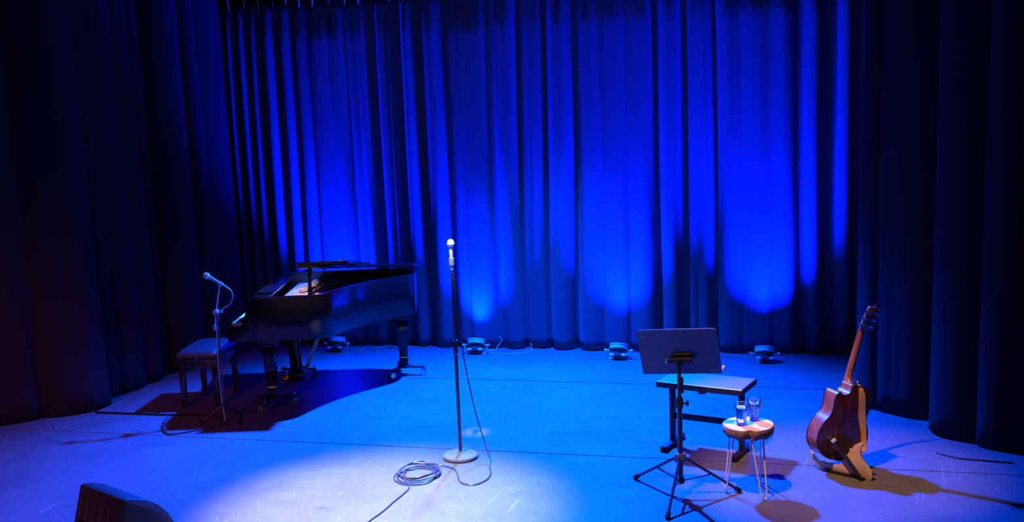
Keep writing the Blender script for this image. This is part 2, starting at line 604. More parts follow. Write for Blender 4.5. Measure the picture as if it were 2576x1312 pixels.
# ================================================================== FLOOR UPLIGHTS
def make_par():
    t = thing('floor_uplight', 'x', 'stage light', group='round floor uplights in front of the backdrop')
    tilt = Matrix.Translation((0, 0, 0.085)) @ Matrix.Rotation(R(-22), 4, 'X')
    mb = MB()
    mb.lathe([(0.0, -0.062), (0.05, -0.062), (0.066, -0.05), (0.07, -0.01), (0.078, 0.018), (0.078, 0.02)], 28, tilt)
    for k in range(16):
        a = 2 * math.pi * k / 16
        mb.box((0.066 * math.cos(a), 0.066 * math.sin(a), -0.03), (0.014, 0.006, 0.05), tilt @ Matrix.Rotation(0, 4, 'Z'))
    mb.build('housing', 'fixture', t)
    mb = MB()
    mb.lathe([(0.080, 0.016), (0.092, 0.018), (0.094, 0.03), (0.090, 0.032), (0.090, 0.052), (0.094, 0.055), (0.094, 0.066), (0.086, 0.067), (0.084, 0.05)], 32, tilt)
    mb.build('front_ring', 'silver', t, label='bright silver front ring')
    mb = MB()
    mb.lathe([(0.0, 0.056), (0.084, 0.056), (0.084, 0.05), (0.0, 0.05)], 28, tilt)
    mb.build('lens', 'lens_blue', t, label='glowing blue lens')
    # flat bar yoke standing on the floor
    pts = [(-0.118, 0, 0.095), (-0.118, 0, 0.03), (-0.108, 0, 0.010), (-0.09, 0, 0.006), (-0.03, 0, 0.006), (-0.025, 0, 0.013),
           (0.025, 0, 0.013), (0.03, 0, 0.006), (0.09, 0, 0.006), (0.108, 0, 0.010), (0.118, 0, 0.03), (0.118, 0, 0.095)]
    mb = MB()
    for a, b in zip(pts[:-1], pts[1:]):
        mb.beam(a, b, 0.03, 0.007, up=(0, 1, 0) if abs(a[0] - b[0]) < 1e-6 else (0, 0, 1))
    mb2 = MB()
    vs, fs = [], []
    for i, p in enumerate(pts):
        a = Vector(pts[max(0, i - 1)])
        b = Vector(pts[min(len(pts) - 1, i + 1)])
        d = (b - a).normalized()
        nn = Vector((-d.z, 0, d.x))
        for sy in (-0.016, 0.016):
            for so in (-0.0035, 0.0035):
                vs.append(Vector(p) + nn * so + Vector((0, sy, 0)))
    for i in range(len(pts) - 1):
        a, b = i * 4, i * 4 + 4
        fs += [(a, a + 1, b + 1, b), (a + 1, a + 3, b + 3, b + 1), (a + 3, a + 2, b + 2, b + 3), (a + 2, a, b, b + 2)]
    fs += [(0, 2, 3, 1), (len(pts) * 4 - 4, len(pts) * 4 - 3, len(pts) * 4 - 1, len(pts) * 4 - 2)]
    mb2.add(vs, fs)
    mb2.build('yoke', 'silver', t, label='thin metal yoke resting on the floor')
    for s in (-1, 1):
        mb = MB()
        mx = Matrix.Translation((s * 0.092, 0, 0.088)) @ Matrix.Rotation(R(90 * s), 4, 'Y')
        mb.lathe([(0.006, 0), (0.006, 0.034), (0.015, 0.036), (0.015, 0.048), (0.0, 0.05)], 12, mx)
        mb.build('knob', 'silver', t)
    # side fins / small reflective plates under the ring
    for s in (-1, 1):
        mb = MB()
        mb.box((s * 0.058, -0.052, -0.048), (0.045, 0.012, 0.024), tilt)
        mb.build('bracket_plate', 'silver', t, bevel=0.003)
    mb = MB()
    mb.tube(smooth_path([(0.0, 0.06, 0.05), (0.02, 0.12, 0.02), (0.10, 0.16, 0.008), (0.2, 0.14, 0.006)], 6), 0.005, 6)
    mb.build('power_lead', 'cable_pale', t)
    return t


par = make_par()
PARS = [(-1.92, 10.90, 'floor uplight seen under the grand piano'), (-0.41, 10.56, 'floor uplight just right of the vocal microphone pole'),
        (1.03, 10.08, 'floor uplight just left of the music stand desk'), (2.40, 9.72, 'floor uplight at right, between music stand and guitar')]
for i, (x, y, lb) in enumerate(PARS):
    if i == 0:
        par.location = (x, y, 0)
        par.rotation_euler = (0, 0, R(ST + 4))
        par['label'] = lb
    else:
        dup(par, (x, y, 0), ST + (3, -2, 2)[i - 1], lb)
    base = Vector((x, y, 0.155)) + sup * 0.03
    tgt = base + sup * 0.13 + Vector((0, 0, 1.0))
    spot('uplight_beam', base, tgt, (5200, 4700, 4600, 4800)[i], (0.0, 0.0065, 1.0), 88, 1.0, 0.09)

# loose power cables along the foot of the backdrop
def floor_cable(label, pts, r, mat, cat='cable', name='power_cable', z=None, group=None):
    mb = MB()
    mb.tube(smooth_path([(p[0], p[1], (p[2] if len(p) > 2 else r + 0.0005)) for p in pts], 8), r, 6)
    return tag(mb.build(name, mat), label, cat, group)


floor_cable('thin pale cable on the floor between piano tail leg and leftmost uplight', [(-1.70, 10.88), (-1.60, 11.02), (-1.52, 10.95), (-1.40, 11.02), (-1.25, 10.93), (-1.10, 10.95), (-0.95, 10.86)], 0.006, 'cable_pale')
floor_cable('pale cable looping up beside the uplight near the microphone pole', [(-0.32, 10.62), (-0.22, 10.66), (-0.17, 10.72, 0.05), (-0.14, 10.74, 0.10), (-0.17, 10.74, 0.13)], 0.005, 'cable_pale')
floor_cable('pale cable on the floor right of the uplight by the microphone pole', [(-0.27, 10.52), (-0.1, 10.46), (0.1, 10.47), (0.16, 10.52), (0.17, 10.56, 0.04), (0.165, 10.57, 0.09)], 0.005, 'cable_pale')
floor_cable('pale cable along the backdrop foot behind the music stand desk', [(1.70, 10.18), (1.90, 10.10), (2.10, 10.06), (2.28, 9.92)], 0.005, 'cable_pale')
floor_cable('thin cable curling on the floor at the far right edge', [(2.93, 6.98), (3.02, 6.86), (3.15, 6.80), (3.35, 6.72)], 0.006, 'cable')

# ================================================================== GRAND PIANO
PX, PY = -2.45, 8.57
piano = thing('grand_piano', 'black lacquered grand piano with its lid slightly raised and front flap folded back', 'piano', (PX, PY, 0))
ZB, ZT = 0.645, 1.02
WD = 1.42
curve = smooth_path([Vc(0.24, 0), Vc(0.55, 0), Vc(0.77, 0.0), Vc(0.88, 0.07), Vc(0.95, 0.22), Vc(1.05, 0.42), Vc(1.2, 0.64), Vc(1.38, 0.83),
                     Vc(1.50, 0.97), Vc(1.535, 1.12), Vc(1.51, 1.28), Vc(1.43, 1.39), Vc(1.28, WD), Vc(0.9, WD), Vc(0.24, WD)], 6)
outer = [(p.x, p.y) for p in curve]


def inset(pts, d):
    out = []
    n = len(pts)
    for i in range(n):
        a = Vector(pts[max(0, i - 1)])
        b = Vector(pts[min(n - 1, i + 1)])
        t = (b - a).normalized()
        out.append((pts[i][0] - t.y * d, pts[i][1] + t.x * d))
    return out


inner = inset(outer, 0.055)
mb = MB()
mb.ring(outer, inner, ZB, ZT, closed=False)
mb.build('rim', 'piano', piano, bevel=0.004, sharp=40)
mb = MB()
mb.ring(inset(outer, 0.0555), inset(outer, 0.062), ZB + 0.2, ZT - 0.004, closed=False)
mb.build('inner_rim', 'piano_wood', piano, label='reddish mahogany inner rim')
mb = MB()
mb.prism(inset(outer, 0.05), ZB + 0.02, ZB + 0.06)
mb.build('bottom_frame', 'piano', piano)
# cheeks beside the keyboard
for y0, y1 in ((0.0, 0.062), (WD - 0.062, WD)):
    prof = [(0.03, ZB), (0.02, ZB + 0.02), (0.022, ZB + 0.115), (0.045, ZB + 0.13), (0.125, ZB + 0.135), (0.16, ZB + 0.17), (0.19, ZB + 0.26), (0.215, ZB + 0.345), (0.245, ZT), (0.245, ZB)]
    mb = MB()
    mb.prism(prof, y0, y1, Matrix(((1, 0, 0, 0), (0, 0, 1, 0), (0, 1, 0, 0), (0, 0, 0, 1))))
    mb.build('cheek', 'piano', piano, bevel=0.004)
mb = MB()
mb.box((0.15, WD / 2, ZB + 0.05), (0.27, WD - 0.10, 0.10))
mb.build('keybed', 'piano', piano, bevel=0.004)
mb = MB()
mb.box((0.035, WD / 2, ZB + 0.118), (0.022, WD - 0.13, 0.036))
mb.build('key_slip', 'piano', piano, bevel=0.003)
mb = MB()
kw = (WD - 0.15) / 52
for k in range(52):
    mb.box((0.12, 0.075 + (k + 0.5) * kw, ZB + 0.142), (0.145, kw * 0.93, 0.022))
mb.build('white_keys', 'ivory', piano, kind='stuff', label='row of white piano keys')
mb = MB()
for k in range(51):
    if k % 7 in (2, 6):
        continue
    mb.box((0.145, 0.075 + (k + 1) * kw, ZB + 0.160), (0.092, kw * 0.5, 0.018))
mb.build('black_keys', 'ebony', piano, kind='stuff', label='row of black piano keys')
mb = MB()
mb.beam((0.21, 0.064, ZB + 0.225), (0.21, WD - 0.064, ZB + 0.225), 0.014, 0.16)
mb.build('fallboard', 'piano', piano, bevel=0.003)
mb = MB()
mb.box((0.275, WD / 2, ZT - 0.035), (0.14, WD - 0.115, 0.02))
mb.build('music_shelf', 'piano', piano, bevel=0.003)
# music desk folded half down on the shelf
mb = MB()
mb.beam((0.285, 0.30, ZT - 0.012), (0.285, WD - 0.25, ZT - 0.012), 0.15, 0.014)
md_ = mb.build('music_desk', 'piano', piano, bevel=0.003)
# iron plate, struts, strings, dampers
mb = MB()
inn = inset(outer, 0.07)
mb.prism([(max(0.36, x), y) for x, y in inn], ZB + 0.235, ZB + 0.25)
plate = mb.build('iron_plate', 'plate', piano, label='bronze coloured iron plate')
for y, x1 in ((0.28, 0.92), (0.55, 1.08), (0.85, 1.32), (1.15, 1.42)):
    mb = MB()
    mb.tube(smooth_path([(0.38, y, ZB + 0.25), (0.5, y, ZB + 0.29), (0.7, y + 0.01, ZB + 0.295), (x1, y + 0.02, ZB + 0.255)], 5), 0.013, 8)
    mb.build('plate_strut', 'plate', plate)
mb = MB()
for k in range(60):
    y = 0.10 + k * (WD - 0.2) / 59
    x1 = 0.84 + max(0, (y - 0.1)) * 0.62
    x1 = min(x1, 1.45)
    mb.tube([(0.40, y, ZB + 0.275), (x1, min(y + 0.03, WD - 0.09), ZB + 0.272)], 0.0012, 4)
mb.build('strings', 'string', piano, kind='stuff', label='steel strings')
mb = MB()
for k in range(44):
    y = 0.12 + k * (WD - 0.24) / 43
    mb.box((0.56, y, ZB + 0.292), (0.05, 0.016, 0.03))
mb.build('dampers', 'felt', piano, kind='stuff', label='row of felt dampers')
mb = MB()
mb.box((0.43, WD / 2, ZB + 0.262), (0.10, WD - 0.18, 0.03))
mb.build('pin_block', 'plate', piano, bevel=0.006)
mb = MB()
mb.tube(smooth_path([(0.45, 0.10, ZB + 0.285), (0.58, 0.14, ZB + 0.30), (0.70, 0.30, ZB + 0.33), (0.85, 0.45, ZB + 0.33)], 8), 0.012, 8)
mb.build('felt_rail', 'felt', piano)
# lid hinged along the straight bass side
LA = 9.2
lidm = Matrix.Translation((0, WD, ZT + 0.006)) @ Matrix.Rotation(R(-LA), 4, 'X') @ Matrix.Translation((0, -WD, 0))
LX = 0.645
lo = [p for p in outer if p[0] >= LX - 0.001]
lo = [(LX, -0.012)] + [(x + (0.012 if x > 0.9 else 0), y - 0.012 if y < 0.6 else y) for x, y in lo] + [(LX, WD)]
mb = MB()
mb.prism(lo, 0.0, 0.024, lidm)
lid = mb.build('lid', 'piano', piano, bevel=0.003)
mb = MB()
mb.box((LX + 0.215, WD / 2, 0.040), (0.43, WD + 0.02, 0.024), lidm)
mb.build('folded_lid_flap', 'piano', lid, bevel=0.003)
mb = MB()
mb.tube([lidm @ Vector((LX, 0.0, 0.03)), lidm @ Vector((LX, WD, 0.03))], 0.006, 8)
mb.build('flap_hinge', 'brass', lid)
mb = MB()
mb.beam((0.72, 0.075, ZT - 0.05), lidm @ Vector((0.735, 0.09, 0.0)), 0.028, 0.018)
mb.build('lid_prop', 'piano', piano, bevel=0.003)
# legs
LEGP = [(0.31, 0.25), (0.31, WD - 0.22), (1.37, 1.20)]
for (lx, ly) in LEGP:
    mb = MB()
    mb.box((lx, ly, ZB - 0.03), (0.17, 0.17, 0.06))
    mb.box((lx, ly, ZB - 0.075), (0.145, 0.145, 0.03))
    vs = []
    for z, s in ((ZB - 0.09, 0.062), (0.195, 0.038)):
        vs += [(lx - s, ly - s, z), (lx + s, ly - s, z), (lx + s, ly + s, z), (lx - s, ly + s, z)]
    mb.add(vs, [(3, 2, 1, 0), (4, 5, 6, 7), (0, 1, 5, 4), (1, 2, 6, 5), (2, 3, 7, 6), (3, 0, 4, 7)])
    mb.box((lx, ly, 0.135), (0.078, 0.078, 0.07))
    leg = mb.build('leg', 'piano', piano, bevel=0.004)
    mb = MB()
    mb.box((lx, ly, 0.186), (0.082, 0.082, 0.02))
    mb.build('ferrule', 'brass', leg, bevel=0.003)
# pedal lyre
mb = MB()
mb.box((0.44, WD / 2 + 0.02, 0.17), (0.13, 0.24, 0.09))
for s in (-1, 1):
    mb.beam((0.44, WD / 2 + 0.02 + s * 0.07, 0.2), (0.44, WD / 2 + 0.02 + s * 0.075, ZB + 0.02), 0.05, 0.035, up=(0, 1, 0))
lyre = mb.build('pedal_lyre', 'piano', piano, bevel=0.005)
for s in (-1, 0, 1):
    mb = MB()
    mb.box((0.345, WD / 2 + 0.02 + s * 0.07, 0.145), (0.10, 0.028, 0.012))
    mb.build('pedal', 'brass', lyre, bevel=0.004)
for s in (-1, 1):
    mb = MB()
    mb.tube([(0.50, WD / 2 + 0.02 + s * 0.09, 0.18), (0.72, WD / 2 + 0.02 + s * 0.11, ZB + 0.03)], 0.008, 8)
    mb.build('lyre_brace', 'brass', lyre)


def make_dolly(loc, rz, label, first=None):
    if first:
        return dup(first, loc, rz, label)
    t = thing('piano_dolly', label, 'dolly', loc, rz, 'three armed piano leg dollies')
    mb = MB()
    mb.lathe([(0.0, 0.078), (0.052, 0.078), (0.066, 0.082), (0.066, 0.098), (0.05, 0.099), (0.0, 0.099)], 20)
    mb.build('cup', 'steel_black', t)
    for k in range(3):
        a = 2 * math.pi * k / 3
        c, s = math.cos(a), math.sin(a)
        mb = MB()
        mb.beam((0.05 * c, 0.05 * s, 0.085), (0.20 * c, 0.20 * s, 0.080), 0.04, 0.016)
        arm = mb.build('arm', 'steel_black', t, bevel=0.003)
        mb = MB()
        mb.tube([(0.185 * c, 0.185 * s, 0.07), (0.185 * c, 0.185 * s, 0.105)], 0.009, 8)
        mb.build('bolt', 'chrome', arm)
        mb = MB()
        for off in (-0.016, 0.016):
            p = Vector((0.185 * c - s * off, 0.185 * s + c * off, 0.032))
            ax = Vector((-s, c, 0)) * 0.010
            mb.tube([p - ax, p + ax], 0.031, 14)
        mb.build('caster', 'chrome', arm)
    return t


d0 = make_dolly((PX + LEGP[0][0], PY + LEGP[0][1], 0), -100, 'three armed dolly under the near front leg of the piano')
make_dolly((PX + LEGP[1][0], PY + LEGP[1][1], 0), 20, 'three armed dolly under the far front leg of the piano', d0)
make_dolly((PX + LEGP[2][0], PY + LEGP[2][1], 0), -8, 'three armed dolly under the tail leg of the piano', d0)

# sheets of music lying in the open front of the piano
def sheet(loc, rz, sx, sy, label, curl=0.02, tilt=0.0):
    mb = MB()
    n, m = 8, 6
    vs, fs = [], []
    for j in range(m + 1):
        for i in range(n + 1):
            x, y = sx * (i / n - 0.5), sy * (j / m - 0.5)
            vs.append((x, y, curl * (i / n) ** 2 + 0.5 * curl * math.sin(3 * j / m) + tilt * (x / sx + 0.5)))
    for j in range(m):
        for i in range(n):
            a = j * (n + 1) + i
            fs.append((a, a + 1, a + n + 2, a + n + 1))
    k = len(vs)
    vs += [(x, y, z - 0.0015) for x, y, z in vs]
    fs += [tuple(k + q for q in reversed(f)) for f in fs]
    edge = [i for i in range(n + 1)] + [j * (n + 1) + n for j in range(1, m + 1)] + [m * (n + 1) + i for i in range(n - 1, -1, -1)] + [j * (n + 1) for j in range(m - 1, 0, -1)]
    for a, b in zip(edge, edge[1:] + edge[:1]):
        fs.append((b, a, a + k, b + k))
    mb.add(vs, fs)
    o = mb.build('sheet_music', 'paper')
    o.location = loc
    o.rotation_euler = (0, 0, R(rz))
    return tag(o, label, 'sheet music', 'pages lying in the open piano')


sheet((PX + 0.44, PY + 0.23, ZB + 0.305), 2, 0.15, 0.26, 'white music page lying in the open piano, nearest the keyboard', 0.015)
sheet((PX + 0.64, PY + 0.33, ZB + 0.318), -5, 0.20, 0.30, 'curled white music page in the open piano, nearest the lid', 0.05)

# ================================================================== PIANO BENCH
bench = thing('piano_bench', 'black padded piano bench with buttoned leather seat', 'bench', (-2.785, 9.16, 0), -4)
BX, BY = 0.36, 0.56
mb = MB()
n = 14
vs, fs = [], []
for j in range(n + 1):
    for i in range(n + 1):
        u, v = i / n * 2 - 1, j / n * 2 - 1
        e = (1 - abs(u) ** 5) * (1 - abs(v) ** 5)
        dim = 0
        for bx in (-0.5, 0.5):
            for by in (-0.6, 0, 0.6):
                dim += 0.012 * math.exp(-((u - bx) ** 2 / 0.03 + (v - by) ** 2 / 0.02))
        vs.append((u * BX / 2, v * BY / 2, 0.485 + 0.045 * max(0, e) ** 0.6 - dim))
for j in range(n):
    for i in range(n):
        a = j * (n + 1) + i
        fs.append((a, a + 1, a + n + 2, a + n + 1))
k = len(vs)
edge = [i for i in range(n + 1)] + [j * (n + 1) + n for j in range(1, n + 1)] + [n * (n + 1) + i for i in range(n - 1, -1, -1)] + [j * (n + 1) for j in range(n - 1, 0, -1)]
vs += [(vs[e][0], vs[e][1], 0.455) for e in edge]
for q in range(len(edge)):
    r_ = (q + 1) % len(edge)
    fs.append((edge[r_], edge[q], k + q, k + r_))
fs.append(tuple(k + q for q in range(len(edge))))
mb.add(vs, fs)
cush = mb.build('cushion', 'leather', bench, sharp=60)
for bx in (-0.5, 0.5):
    for by in (-0.6, 0, 0.6):
        mb = MB()
        mb.lathe([(0.0, 0.0), (0.008, 0.0), (0.007, 0.004), (0.0, 0.006)], 10, Matrix.Translation((bx * BX / 2, by * BY / 2, 0.514)))
        mb.build('button', 'leather', cush)
mb = MB()
mb.box((0, 0, 0.425), (BX - 0.015, BY - 0.015, 0.06))
mb.build('seat_box', 'bench_wood', bench, bevel=0.006)
mb = MB()
mb.box((0, 0, 0.375), (BX - 0.03, BY - 0.04, 0.05))
mb.build('apron', 'bench_wood', bench, bevel=0.004)
mb = MB()
mb.box((0, 0, 0.399), (BX + 0.005, BY + 0.005, 0.012))
mb.build('moulding', 'bench_wood', bench, bevel=0.003)
for sx in (-1, 1):
    for sy in (-1, 1):
        mb = MB()
        x, y = sx * (BX / 2 - 0.03), sy * (BY / 2 - 0.035)
        mb.beam((x, y, 0.37), (x * 1.02, y * 1.02, 0.0), 0.054, 0.054, up=(0, 1, 0), w1=0.68)
        mb.build('leg', 'bench_wood', bench, bevel=0.004)
for sx in (-1, 1):
    mb = MB()
    mx = Matrix.Translation((0, sx * (BY / 2 - 0.01), 0.455)) @ Matrix.Rotation(R(-90 * sx), 4, 'X')
    mb.lathe([(0.008, 0.0), (0.008, 0.02), (0.02, 0.022), (0.022, 0.035), (0.012, 0.042), (0.0, 0.043)], 14, mx)
    mb.build('height_knob', 'steel_tube', bench)

# ================================================================== PIANIST'S MICROPHONE STAND
ms2 = thing('microphone_stand', 'slim tripod microphone stand with upright boom beside the piano keyboard', 'microphone stand', (-2.47, 8.46, 0))
mb = MB()
mb.tube([(0, 0, 0.10), (0.0, 0.0, 0.93)], 0.009, 10)
mb.build('pole', 'steel_tube', ms2)
mb = MB()
mb.lathe([(0.011, 0.52), (0.016, 0.52), (0.016, 0.60), (0.011, 0.605)], 12)
mb.build('height_clutch', 'steel_black', ms2)
for k in range(3):
    a = R(80 + 120 * k)
    mb = MB()
    mb.tube([(0.02 * math.cos(a), 0.02 * math.sin(a), 0.13), (0.20 * math.cos(a), 0.20 * math.sin(a), 0.014)], 0.008, 8)
    lg = mb.build('leg', 'steel_tube', ms2)
    mb = MB()
    mb.tube([(0.185 * math.cos(a), 0.185 * math.sin(a), 0.022), (0.215 * math.cos(a), 0.215 * math.sin(a), 0.010)], 0.012, 8)
    mb.build('rubber_foot', 'rubber', lg)
mb = MB()
mb.lathe([(0.012, 0.10), (0.024, 0.11), (0.024, 0.15), (0.012, 0.165)], 12)
mb.build('hub', 'steel_black', ms2)
mb = MB()
mb.tube([(-0.035, 0.03, 0.80), (-0.015, 0.03, 0.93), (0.03, 0.03, 1.15)], 0.0075, 10)
bm_ = mb.build('boom', 'mic_dark', ms2, label='short upright boom arm')
mb = MB()
mb.tube([(-0.041, 0.03, 0.775), (-0.033, 0.03, 0.815)], 0.013, 10)
mb.build('counterweight', 'mic_dark', bm_)
mb = MB()
mb.tube([(-0.012, -0.02, 0.93), (-0.012, 0.05, 0.93)], 0.02, 12)
mb.tube([(0.0, 0.03, 0.93), (0.035, 0.03, 0.935)], 0.006, 8)
mb.tube([(0.032, 0.03, 0.92), (0.036, 0.03, 0.95)], 0.010, 8)
mb.build('swivel_joint', 'mic_dark', ms2)
mb = MB()
mb.tube([(0.03, 0.03, 1.145), (0.036, 0.03, 1.17)], 0.010, 8)
mb.tube([(0.02, 0.03, 1.178), (0.06, 0.03, 1.152)], 0.016, 10)
mb.build('mic_clip', 'mic_dark', ms2)


def make_mic(name, label, loc, direction, mat_head, mat_body, group=None):
    t = thing(name, label, 'microphone', loc, 0, group)
    q = Vector(direction).normalized().to_track_quat('Z', 'Y').to_matrix().to_4x4()
    mb = MB()
    mb.lathe([(0.0, -0.02), (0.009, -0.02), (0.0105, 0.0), (0.0125, 0.05), (0.017, 0.115), (0.017, 0.118)], 16, q)
    mb.build('body', mat_body, t)
    mb = MB()
    mb.lathe([(0.013, 0.118), (0.021, 0.124), (0.0258, 0.136), (0.0262, 0.144), (0.0255, 0.152), (0.021, 0.166), (0.012, 0.174), (0.0, 0.177)], 20, q)
    hd = mb.build('grille_head', mat_head, t)
    mb = MB()
    mb.lathe([(0.0255, 0.138), (0.0275, 0.139), (0.0275, 0.147), (0.0255, 0.148)], 20, q)
    mb.build('grille_band', mat_body, hd)
    mb = MB()
    mb.lathe([(0.0, -0.062), (0.0055, -0.06), (0.0085, -0.045), (0.0085, -0.02), (0.0, -0.02)], 12, q)
    mb.build('cable_plug', mat_body, t)
    return t


make_mic('microphone', 'small pale microphone on the boom beside the piano', (-2.47 + 0.052, 8.49, 1.158), (-0.85, 0.0, 0.55), 'mic_silver', 'mic_dark')
floor_cable('microphone cable looping from the piano microphone down its stand, coloured paler to look lit', [(-2.368, 8.488, 1.125), (-2.345, 8.487, 1.10), (-2.335, 8.487, 1.05), (-2.37, 8.487, 0.985), (-2.43, 8.487, 0.95), (-2.462, 8.475, 0.90),
             (-2.482, 8.452, 0.75), (-2.49, 8.450, 0.5), (-2.485, 8.450, 0.2), (-2.465, 8.42, 0.03), (-2.47, 8.38, 0.007)],
            0.0055, 'mic_dark', name='microphone_cable')  # strongly lit part of the cable, its brightness put into a paler grey
floor_cable('black floor part of the piano microphone cable, running from its stand to the left wing', [(-2.47, 8.36), (-2.56, 8.57), (-2.75, 8.62), (-3.1, 8.69), (-3.4, 8.76), (-3.72, 8.84)], 0.008, 'rubber', name='power_cable')  # same cable as the loop above, which alone is coloured lighter
floor_cable('black cable crossing the floor in front of the piano bench', [(-3.02, 8.66), (-2.99, 8.45), (-2.93, 8.25), (-2.84, 8.12), (-2.72, 8.14), (-2.58, 8.24), (-2.40, 8.36)], 0.007, 'cable', name='power_cable')

# ================================================================== VOCAL MICROPHONE STAND
MX, MY = -0.43, 7.28
vs_ = thing('microphone_stand', 'straight microphone stand with round base at centre stage', 'microphone stand', (MX, MY, 0))
mb = MB()
mb.lathe([(0.0, 0.004), (0.118, 0.004), (0.127, 0.008), (0.128, 0.024), (0.122, 0.030), (0.03, 0.038), (0.018, 0.05), (0.0, 0.05)], 48)
mb.build('round_base', 'desk_metal', vs_, label='heavy round base plate')
mb = MB()
mb.tube([(0, 0, 0.045), (0, 0, 0.80)], 0.0125, 14)
mb.build('lower_tube', 'steel_tube', vs_)
mb = MB()
mb.lathe([(0.0135, 0.775), (0.0165, 0.78), (0.0165, 0.875), (0.0135, 0.88)], 16)
clutch = mb.build('height_clutch', 'steel_black', vs_)
for z in (0.772, 0.872):
    mb = MB()
    mb.lathe([(0.0138, z), (0.0185, z + 0.001), (0.0185, z + 0.011), (0.0138, z + 0.012)], 16)
    mb.build('clutch_ring', 'chrome', clutch)
mb = MB()
mb.tube([(0, 0, 0.86), (0, 0, 1.40)], 0.0085, 12)
mb.build('upper_tube', 'steel_tube', vs_)
mb = MB()
mb.tube([(0, 0, 1.39), (0, -0.004, 1.425)], 0.011, 10)
mb.ring([(0.019 * math.cos(a * .3), 0.019 * math.sin(a * .3)) for a in range(21)], [(0.015 * math.cos(a * .3), 0.015 * math.sin(a * .3)) for a in range(21)], 1.425, 1.475)
mb.build('mic_clip', 'mic_dark', vs_)
make_mic('microphone', 'pale vocal microphone upright on the centre stage stand', (MX, MY, 1.437), (0, -0.06, 1), 'mic_silver', 'mic_silver')
coil = []
rc = random.Random(5)
for k in range(5 * 12):
    a = 2 * math.pi * k / 12 + 2.6
    rr = 0.135 + 0.022 * math.sin(k * 0.43) + rc.uniform(-0.006, 0.006)
    cx = -0.735 + 0.05 * (k / 60) + 0.012 * math.sin(k * 0.31)
    cy = 6.92 + 0.05 * (k / 60)
    coil.append((cx + rr * math.cos(a), cy + rr * 1.15 * math.sin(a), 0.006 + 0.007 * (k / 12) * (0.7 + 0.3 * math.sin(k * 1.1))))
cab = [(MX, MY - 0.003, 1.385), (MX + 0.012, MY - 0.012, 1.33), (MX + 0.022, MY - 0.014, 1.15), (MX + 0.036, MY - 0.012, 0.95), (MX + 0.06, MY - 0.012, 0.72), (MX + 0.095, MY - 0.02, 0.5),
       (MX + 0.13, MY - 0.04, 0.32), (MX + 0.175, MY - 0.07, 0.16), (MX + 0.205, MY - 0.14, 0.06), (-0.212, 7.01, 0.008), (-0.205, 6.90, 0.007), (-0.235, 6.78, 0.007), (-0.31, 6.70, 0.007), (-0.39, 6.73, 0.007),
       (-0.425, 6.82, 0.007), (-0.44, 6.94, 0.007), (-0.475, 7.04, 0.007), (-0.56, 7.10, 0.012)]
cab += [(-0.64, 7.10, 0.03)] + list(reversed(coil)) + [(-0.80, 6.85, 0.014), (-0.755, 6.70, 0.007), (-0.775, 6.60, 0.007), (-0.83, 6.45, 0.007), (-0.88, 6.30, 0.007), (-0.95, 6.14, 0.007), (-1.03, 5.95, 0.007), (-1.3, 5.6, 0.007)]
mb = MB()
mb.tube(smooth_path([Vector(p) for p in cab], 5), 0.0047, 7)
tag(mb.build('microphone_cable', 'cable'), 'dark cable running from the vocal microphone to a coil on the floor', 'cable')

# ================================================================== MUSIC STAND
must = thing('music_stand', 'black orchestral music stand seen from behind, on a tripod base', 'music stand', (1.03, 6.37, 0))
feet = [(0.78 - 1.03, 6.70 - 6.37), (1.41 - 1.03, 6.39 - 6.37), (0.89 - 1.03, 6.01 - 6.37)]
mb = MB()
mb.tube([(0, 0, 0.09), (0, 0, 0.60)], 0.017, 14)
mb.build('lower_tube', 'steel_tube', must)
mb = MB()
mb.tube([(0, 0, 0.58), (0, 0, 0.90)], 0.0125, 12)
mb.build('upper_tube', 'steel_tube', must)
mb = MB()
mb.lathe([(0.019, 0.225), (0.038, 0.23), (0.042, 0.255), (0.034, 0.285), (0.019, 0.29)], 6)
mb.build('hub', 'desk_metal', must, bevel=0.002)
for fx, fy in feet:
    d = Vector((fx, fy, 0)).normalized()
    mb = MB()
    mb.tube([d * 0.028 + Vc(0, 0, 0.255), Vector((fx, fy, 0.016))], 0.0095, 10)
    lg = mb.build('leg', 'steel_tube', must)
    mb = MB()
    e = Vector((fx, fy, 0.016))
    dd = (e - (d * 0.028 + Vc(0, 0, 0.255))).normalized()
    mb.tube([e - dd * 0.03, e + dd * 0.012], 0.0155, 10)
    mb.build('rubber_foot', 'rubber', lg)
    mb = MB()
    mb.beam(d * 0.02 + Vc(0, 0, 0.105), d * 0.20 + Vc(0, 0, 0.135), 0.014, 0.006)
    mb.build('strut', 'steel_tube', lg)
mb = MB()
mb.lathe([(0.019, 0.085), (0.026, 0.09), (0.026, 0.12), (0.019, 0.125)], 12)
mb.build('strut_collar', 'steel_black', must)
mb = MB()
mb.lathe([(0.018, 0.585), (0.024, 0.59), (0.024, 0.64), (0.016, 0.66)], 14)
mb.tube([(0.02, 0, 0.615), (0.048, 0.0, 0.615)], 0.007, 8)
mb.box((0.05, 0, 0.615), (0.016, 0.012, 0.034))
mb.build('height_clutch', 'steel_black', must)
mb = MB()
mb.box((0.014, 0.0, 0.76), (0.022, 0.03, 0.05))
mb.box((0.014, 0.0, 0.70), (0.026, 0.03, 0.03))
mb.build('trigger_grip', 'steel_black', must, bevel=0.003)
